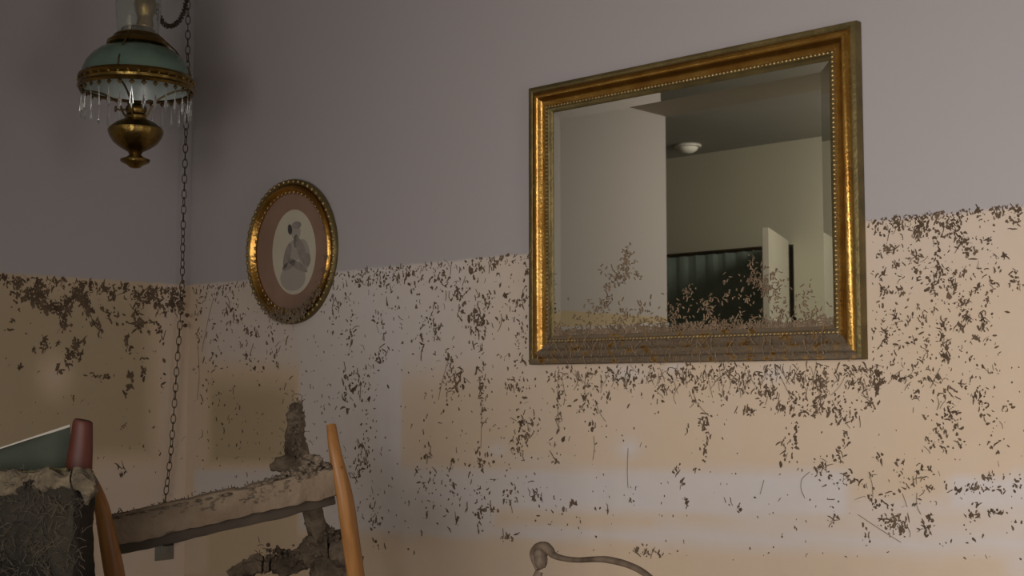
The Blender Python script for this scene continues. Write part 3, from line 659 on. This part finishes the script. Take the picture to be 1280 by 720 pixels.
bm = bmesh.new(); tube(bm, spline([(0, 0, -.008), (0, 0, -.018), (.008, 0, -.026), (.004, 0, -.038), (-.006, 0, -.036)], 5), .002, 8); link('hook_wire', bm, M['darkbrass'], hook)
sw = empty('swag_chain', top); tag(sw, 'long dark bronze lamp chain hanging down the room corner', 'chain')
path = [top]+[on_x(u, v, x) for u, v, x in [(234.5,80,.055),(232,180,.055),(229,280,.05),(227,370,.045),(221,460,.045),(214,560,.045),(208,612,.04),(204,650,.03)]]
chain(sw, path)
bm = bmesh.new()
for i in range(16): 
    p = on_x(random.gauss(227, 3), random.gauss(376, 12), .05)-top; blob(bm, p, random.uniform(.004, .009), i, .5, 1)
link('mud_clump', bm, M['fleck'], sw)['label'] = 'clump of mud on the chain'
lt = base+Vector((0, 0, lz(-6)))
sl = empty('lamp_chain', lt+Vector((.01, .0, .02))); tag(sl, 'short looping chain from the brass lamp top to the ceiling hook', 'chain')
a0 = dep(197, 6, 3.9); 
chain(sl, [a0, dep(200, 22, 3.95), dep(210, 33, 4.1), dep(222, 28, 4.3), dep(230, 14, 4.45), top+Vector((0, 0, .005))], .018)
st = empty('lamp_ceiling_hook', (base.x, base.y, CEIL)); tag(st, 'brass ceiling hook and rod carrying the oil lamp', 'hook')
bm = bmesh.new(); lathe(bm, [(.03, 0), (.03, -.004), (.012, -.012), (.004, -.02)], 24); link('hook_plate', bm, M['darkbrass'], st)
bm = bmesh.new(); tube(bm, [(0, 0, -.01), (0.009, 0.006, base.z+lz(-28)-CEIL)], .003, 8); link('rod', bm, M['darkbrass'], st)

# outlet and plug
oc = on_x(205, 679)
out = empty('wall_outlet', oc); tag(out, 'small electrical outlet low on the left wall behind the muddy chair rail', 'outlet')
bm = bmesh.new(); box(bm, (0, -.036, -.057), (.006, .036, .057), .002); link('cover_plate', bm, M['plastic'], out)
bm = bmesh.new(); box(bm, (.005, -.017, .008), (.009, .017, .038), .001); box(bm, (.005, -.017, -.038), (.009, .017, -.008), .001); link('socket', bm, M['plastic'], out)
plg = empty('lamp_plug', oc+Vector((.009, 0, .022))); tag(plg, 'black plug and cord of the lamp in the wall outlet', 'plug')
bm = bmesh.new(); box(bm, (0, -.016, -.028), (.03, .016, .018), .004); link('plug_body', bm, M['plugm'], plg)
bm = bmesh.new(); tube(bm, spline([(.03, 0, 0), (.045, .0, .01), (.04, .003, .05), tuple(path[-1]-plg.location)], 6), .0025, 8); link('cord', bm, M['iron'], plg)

# ---------------------------------------------------------------- chairs
def chair_matrix(A, B, h, flip, roll=0):
    X = (B-A).normalized(); Z = (Z_-X*X.z).normalized(); Z = Matrix.Rotation(roll, 3, X) @ Z; Y = Z.cross(X)
    if flip: X, Y = -X, -Y
    mid = (A+B)/2
    m = Matrix((X, Y, Z)).transposed().to_4x4(); m.translation = mid-Z*h
    return m, (B-A).length
def post_path(x, h, bow=.02, lean=.07):
    # rear leg and back post as one curved member; -y is behind the seat
    sg = 1 if x > 0 else -1
    return spline([(x*.88, -.05, 0), (x*.93, -.015, h*.2), (x*1.0, .0, h*.42), (x*1.045, -.005, h*.60), (x*1.06, -lean*.2, h*.74), (x*1.03, -lean*.35, h*.87), (x*.99, -lean*.25, h*.95), (x, 0, h)], 6)
def make_chair(name, label, A, B, h, wood, flip=False, crest='ladder', mats=None, post_r=(.016, .021), rail_mat=None, seat_mat=None, side_curve=0, roll=0):
    m, wd = chair_matrix(A, B, h, flip, roll); root = empty(name, mtx=m); tag(root, label, 'chair')
    x = wd/2; SH = .46
    for s in (-1, 1):
        bm = bmesh.new(); pts = post_path(s*x, h)
        if side_curve:
            pts = [p+Vector((side_curve[0 if s < 0 else 1]*math.sin(math.pi*min(1, max(0, (p.z/h-.45)/.55)))**1, 0, 0)) for p in pts]
        n = len(pts); rad = []
        for i, p in enumerate(pts):
            t = p.z/h; r = post_r[1] if .4 < t < .85 else post_r[1]-.006*(.4-t)/.4 if t <= .4 else post_r[1]+(post_r[0]*.62-post_r[1])*((t-.85)/.15)**1.3
            rad.append(r)
        tube(bm, pts, rad, 12, flat=.75, ref=(1, 0, 0))
        link('back_post', bm, wood, root)
    for s in (-1, 1):
        bm = bmesh.new(); tube(bm, spline([(s*x*.98, .41, 0), (s*x*.99, .405, .2), (s*x*1.02, .40, SH-.03)], 4), [.013]*4+[.018]*5, 10); link('leg', bm, wood, root)
    bm = bmesh.new()
    box(bm, (-x, .385, SH-.07), (x, .41, SH-.015), .003); box(bm, (-x, -.005, SH-.07), (x, .02, SH-.015), .003)
    for s in (-1, 1): box(bm, (s*x-.012, .015, SH-.07), (s*x+.012, .39, SH-.015), .003)
    link('seat_frame', bm, wood, root)
    bm = bmesh.new(); box(bm, (-x-.015, .018, SH-.014), (x+.015, .43, SH+.03), .014); link('seat', bm, seat_mat or M['mud'], root)
    bm = bmesh.new()
    for s in (-1, 1): tube(bm, [(s*x*.95, -.015, .18), (s*x*.99, .405, .18)], .009, 8)
    tube(bm, [(-x*.97, .2, .18), (x*.97, .2, .18)], .009, 8); link('stretcher', bm, wood, root)
    return root, x
def rail(bm, x, z, hh, th, yo=0, bow=.02, n=24, arch=0, jitter=0, seed=0):
    """curved back rail, hh high, th thick, bowed backwards"""
    rows = []
    for i in range(n+1):
        t = i/n; xx = -x+2*x*t; y = yo-bow*math.sin(math.pi*t); zz = z+arch*math.sin(math.pi*t)
        row = []
        for k in range(12):
            a = 2*math.pi*k/12; ca, sa = math.cos(a), math.sin(a)
            cy = th/2*math.copysign(abs(ca)**.5, ca); cz = hh/2*math.copysign(abs(sa)**.5, sa)
            p = Vector((xx, y+cy, zz+cz))
            if jitter: p += Vector((0, 1, 1))*jitter*noise.noise(p*40+Vector((seed, 0, 0)))
            row.append(bm.verts.new(p))
        rows.append(row)
    for i in range(n):
        for k in range(12): bm.faces.new((rows[i][k], rows[i][(k+1) % 12], rows[i+1][(k+1) % 12], rows[i+1][k]))
    bm.faces.new(rows[0][::-1]); bm.faces.new(rows[-1])
def mudheap(bm, x0, x1, y, z, hmax, wid, n, seed, size=.012, fn=None):
    for i in range(n):
        t = random.random(); xx = x0+(x1-x0)*t; k = fn(t) if fn else 1
        blob(bm, (xx, y(t)+random.gauss(0, wid*.4), z+random.random()*hmax*k), (random.uniform(.5, 1.2)*size, random.uniform(.5, 1.1)*size, random.uniform(.4, .9)*size*(.4+.6*k)), seed+i, .5, 2)
def tufts(bm, P, n, spread, L_=.02, up=.6, r=.0007):
    for _ in range(n):
        p = Vector(P)+Vector((random.gauss(0, spread[0]), random.gauss(0, spread[1]), random.gauss(0, spread[2])))
        d = Vector((random.gauss(0, 1), random.gauss(0, 1), random.gauss(up, 1))).normalized()*L_*random.uniform(.4, 1)
        tube(bm, [p, p+d*.5+Vector((0, 0, .002)), p+d], r, 4)

# 1: orange wooden ladder-back, tilted, rail plastered with mud
hA = 1.06
A = dep(110, 592, 2.15); B = dep(414, 531, 2.35)
c1, x = make_chair('dining_chair', 'tilted orange wood ladder-back chair with a mud-plastered top rail', A, B, hA, M['orange_wood'], side_curve=(.027, -.016), post_r=(.0145, .0165))
bm = bmesh.new(); rail(bm, x, hA-.100, .052, .022, -.012, .018, arch=.004, jitter=.004, n=90); tr = link('top_rail', bm, M['mudrail'], c1); tr['label'] = 'top rail coated in smooth brown mud'
bm = bmesh.new(); rail(bm, x*.93, hA-.124, .036, .012, .004, .016, jitter=.002, n=40); link('rail_shade_strip', bm, M['shadebrown'], c1)['label'] = 'dark strip standing for the shade under the muddy rail'  # shadow band below the rail, built as a dark strip
bm = bmesh.new(); rail(bm, x, hA-.36, .05, .016, -.01, .02); link('lower_rail', bm, M['orange_wood'], c1)
bm = bmesh.new(); ramp = lambda t: .15+.9*smooth01((t-.45)/.5) if t < .93 else .7
mudheap(bm, -x*.9, x*.93, lambda t: -.012-.018*math.sin(math.pi*t), hA-.078, .016, .02, 260, 3, .006, ramp)
mudheap(bm, x*.62, x*.90, lambda t: -.012, hA-.075, .03, .02, 70, 90, .0075, lambda t: math.sin(math.pi*t))
for _ in range(90):
    xx = random.gauss(x*.15, x*.28); blob(bm, (xx, -.0225-.018*math.cos(xx/x*math.pi/2), hA-.088+random.gauss(0, .006)), (random.uniform(.002, .006), .0018, random.uniform(.0012, .003)), _, .5, 1)
link('mud_ridge', bm, M['mud'], c1)['label'] = 'crumbly mud and roots heaped along the rail'
bm = bmesh.new()
for t in [i/40 for i in range(41)]: tufts(bm, (-x+2*x*t, -.015, hA-.075), 3, (.012, .006, .002), .011)
g = link('root_tuft', bm, M['fibre'], c1, False); g['kind'] = 'stuff'
bm = bmesh.new()
tube(bm, [(x-.008, -.01, hA-.03), (x-.012, -.022, hA-.08), (x-.01, -.02, hA-.15)], .0012, 6); tube(bm, [(x-.014, -.012, hA-.05), (x-.018, -.026, hA-.10), (x-.016, -.02, hA-.16)], .001, 6)
link('hanging_stems', bm, M['straw'], c1)

# 2: mud-caked chair behind, back seen edge-on
A = dep(372, 503, 2.95); B = dep(376, 503, 3.36)
B.z = A.z+.0
lat = RT*(-.0)
hB = A.z+.02
c2, x2 = make_chair('dining_chair', 'mud-caked chair seen edge-on behind the tilted orange wood chair', B, A, hB-.015, M['mudrail'], flip=False, seat_mat=M['mud'], post_r=(.012, .015), roll=R(10))
bm = bmesh.new(); rail(bm, x2, hB-.15, .06, .02, -.01, .02); link('top_rail', bm, M['mudrail'], c2)
bm = bmesh.new(); rail(bm, x2, hB-.4, .05, .02, -.01, .02); link('lower_rail', bm, M['mudrail'], c2)
bm = bmesh.new()
inv = c2.matrix_world.inverted()
def crust(bm, pix, D, r, n, seed, k=1.0, inv=None):
    P = spline([dep(u, v, D) for u, v in pix], 8)
    for i in range(n):
        p = P[random.randrange(len(P))]; q = p+(RT*random.gauss(0, .5)+UP*random.gauss(0, .5)+FW*random.gauss(0, .4))*r
        blob(bm, inv @ q, random.uniform(.5, 1)*r*.8*k, seed+i, .6, 2)
def lump(bm, pix, D, rad, inv, seed, amp=.35):
    P = spline([dep(u, v, D) for u, v in pix], 10); n = len(P); rr = []
    for i in range(n):
        t = i/(n-1)*(len(rad)-1); k = min(int(t), len(rad)-2); rr.append(rad[k]+(rad[k+1]-rad[k])*(t-k))
    v0 = len(bm.verts); tube(bm, [inv @ p for p in P], [r*D/F for r in rr], 20, ref=tuple((inv.to_3x3() @ RT)))
    bm.verts.ensure_lookup_table()
    for v in bm.verts[v0:]:
        q = inv.inverted() @ v.co; d = noise.noise(q*38+Vector((seed, 0, 0)))*.009+noise.noise(q*95+Vector((0, seed, 0)))*.005
        v.co += (inv.to_3x3() @ (q-P[min(range(n), key=lambda k: (P[k]-q).length)])).normalized()*d*amp/.35
lump(bm, [(371,504),(370.5,507),(370,520),(369,545),(371,568),(374,590)], 2.93, [3,9,11,11.5,14,20], inv, 1)
lump(bm, [(384,600),(388,625),(394,650),(402,680),(412,720)], 2.92, [8,10,12,16,24], inv, 2)
lump(bm, [(290,722),(320,706),(350,704),(385,694),(410,682),(430,690),(440,720)], 2.9, [10,10,12,14,18,18,14], inv, 3, .7)
lump(bm, [(338,583),(356,578),(372,574),(388,580),(400,588)], 2.92, [3,8,12,9,4], inv, 4, .5)
crust(bm, [(340,690),(350,692),(385,690),(410,670),(425,680)], 2.88, .016, 90, 500, .45, inv)
crust(bm, [(372,520),(371,565),(376,580)], 2.91, .014, 70, 700, .4, inv)
link('mud_crust', bm, M['mud'], c2)['label'] = 'thick lumpy mud with roots'
bm = bmesh.new()
for pix in [(371,507),(368,540),(366,570),(400,690),(420,680),(330,697),(390,640)]: tufts(bm, inv @ dep(pix[0], pix[1], 2.9), 22, (.012, .012, .016), .016)
g = link('root_tuft', bm, M['fibre'], c2, False); g['kind'] = 'stuff'

# 3: green upholstered chair at far left, red wood post
hC = 1.085
B = dep(82, 552, 1.925); A = dep(-310, 560, 1.925)
A.z = B.z-.004
c3, x3 = make_chair('upholstered_chair', 'mahogany chair with green upholstered back, buried in dark mud at the left edge', A, B, B.z+.0, M['red_wood'], flip=True, seat_mat=M['green_fabric'], post_r=(.014, .014))
hC = B.z
inv3 = c3.matrix_world.inverted()
bm = bmesh.new(); tube(bm, [inv3 @ dep(u, v, 1.895) for u, v in [(104,525),(103.5,527.5),(103,534),(101,560),(98,590),(92,615)]], [.012, .0145, .0152, .0175, .020, .020], 16, flat=.7); link('post_cap', bm, M['red_wood'], c3)['label'] = 'dark red polished post top, flaring downwards'
bm = bmesh.new(); rows = []
inb = lambda u, v, D: inv3 @ dep(u, v, D)
for i in range(33):      # padded back panel with a sagging top edge
    t = i/32; u = -290+378*t; top_v = 532+.33*(88-u)*(1 if u > 0 else 1)-.0
    top_v = min(top_v, 575) if u > -40 else max(545, 575-.0*(u)) 
    row = []
    for k in range(14):
        a = 2*math.pi*k/14; ca, sa = math.cos(a), math.sin(a)
        v = (top_v+640)/2-(640-top_v)/2*math.copysign(abs(sa)**.35, sa)
        row.append(bm.verts.new(inb(u, v, 1.92-.022*math.copysign(abs(ca)**.6, ca)*(math.sin(math.pi*min(1, max(.02, t)))**.3))))
    rows.append(row)
for i in range(32):
    for k in range(14): bm.faces.new((rows[i][k], rows[i][(k+1) % 14], rows[i+1][(k+1) % 14], rows[i+1][k]))
bm.faces.new(rows[0][::-1]); bm.faces.new(rows[-1])
link('back_panel', bm, M['green_fabric'], c3)['label'] = 'grey-green upholstered back panel'
bm = bmesh.new(); tube(bm, [inb(u, 532+.33*(88-u) if 532+.33*(88-u) < 575 else 575, 1.915) for u in range(88, -60, -8)], .0022, 8); link('piping', bm, M['ink1'], c3)['label'] = 'pale piping on the top edge'
# mud mat hanging over the back
bm = bmesh.new(); rows = []
for i in range(57):
    u = -250+(368)*i/56; row = []
    for k in range(31):
        v = 588+k*7; e = smooth01((122-u)/30)
        D = 1.90-.07*e*smooth01((v-584)/14)
        p = inb(u, v+5*noise.noise(Vector((u*.03, 0, 1))), D); n_ = noise.noise(Vector((u*.045, v*.045, 3)))*.012+noise.noise(Vector((u*.13, v*.13, 7)))*.006
        p += inv3.to_3x3() @ (-FW)*n_; row.append(bm.verts.new(p))
    rows.append(row)
for i in range(56):
    for k in range(30): bm.faces.new((rows[i][k], rows[i][k+1], rows[i+1][k+1], rows[i+1][k]))
r_ = bmesh.ops.solidify(bm, geom=bm.faces[:], thickness=.012)
link('mud_mat', bm, M['muddark'], c3)['label'] = 'dark matted mud and roots draped over the chair back'
bm = bmesh.new()
lump(bm, [(-80,606),(-20,604),(40,602),(80,600),(104,601),(113,612),(108,630)], 1.835, [13,13,13,12,14,13,6], inv3, 8, .45)
link('mud_rim', bm, M['mudrim'], c3)['label'] = 'yellowish brown muddy rim'
bm = bmesh.new(); tube(bm, spline([inb(u, v, 1.862) for u, v in [(-60,594),(0,592),(30,594),(60,591),(84,590)]], 6), .006, 8); link('seat_welt', bm, M['cream'], c3)['label'] = 'yellowish piping line'
bm = bmesh.new()
for _ in range(420):
    u, v = random.uniform(-60, 100), random.uniform(592, 720); tufts(bm, inb(u, v, 1.832), 3, (.006, .004, .006), .022, 0, .0004)
g = link('root_tuft', bm, M['fibre'], c3, False); g['kind'] = 'stuff'

# 4: scroll-eared crest at the bottom edge
Am = dep(674, 689, 1.95); Bm = dep(835, 752, 1.62); Bm.z = Am.z-.03
c4, x4 = make_chair('dining_chair', 'chair with a scrolled muddy crest rail poking up at the bottom edge below the mirror', Am-Vector((0, 0, .03)), Bm-Vector((0, 0, .03)), Am.z-.04, M['brown_wood'], flip=False, post_r=(.012, .015))
h4 = Am.z
inv4 = c4.matrix_world.inverted()
def w4(L4): return [inv4 @ dep(u, v, 1.95-.33*(u-674)/(835-674)) for u, v in L4]
half = [(673,712),(669,700),(668,691),(673,684),(681,683),(687,688),(692,694),(704,698),(722,700),(745,699),(762,700),(785,706),(805,716),(822,732),(832,744),(838,748),(846,746),(851,754),(850,770)]
rd = [4,5.5,6.5,7,7.5,6.5,5,4.3,4,4.4,5,4.6,4.2,4.3,5,7,7.5,6.5,4]
P4 = spline(w4(half), 5); n4 = len(P4)
bm = bmesh.new(); tube(bm, P4, [(rd[min(int(i/5), 18)]*(1-(i % 5)/5)+rd[min(int(i/5)+1, 18)]*((i % 5)/5))*1.9/F for i in range(n4)], 14, flat=.8, ref=(0, 1, 0))
blob(bm, w4([(676, 692)])[0], (.009, .011, .011), 3, .15, 3); blob(bm, w4([(676, 701)])[0], (.010, .010, .013), 4, .15, 3)
link('crest_rail', bm, M['brown_wood'], c4)['label'] = 'mud-filmed crest rail curling into scroll ears'
bm = bmesh.new()
for k in range(5):
    xx = -x4*.6+x4*1.2*k/4; tube(bm, [(xx, -.008, h4-.065), (xx*.95, -.015, .5)], .006, 8)
link('spindle', bm, M['orange_wood'], c4); c4.children[-1]['label'] = 'orange wood spindles'
bm = bmesh.new(); rail(bm, x4, h4-.075, .03, .012, -.005, .012); link('under_rail', bm, M['orange_wood'], c4)['label'] = 'clean orange wood strip under the crest'
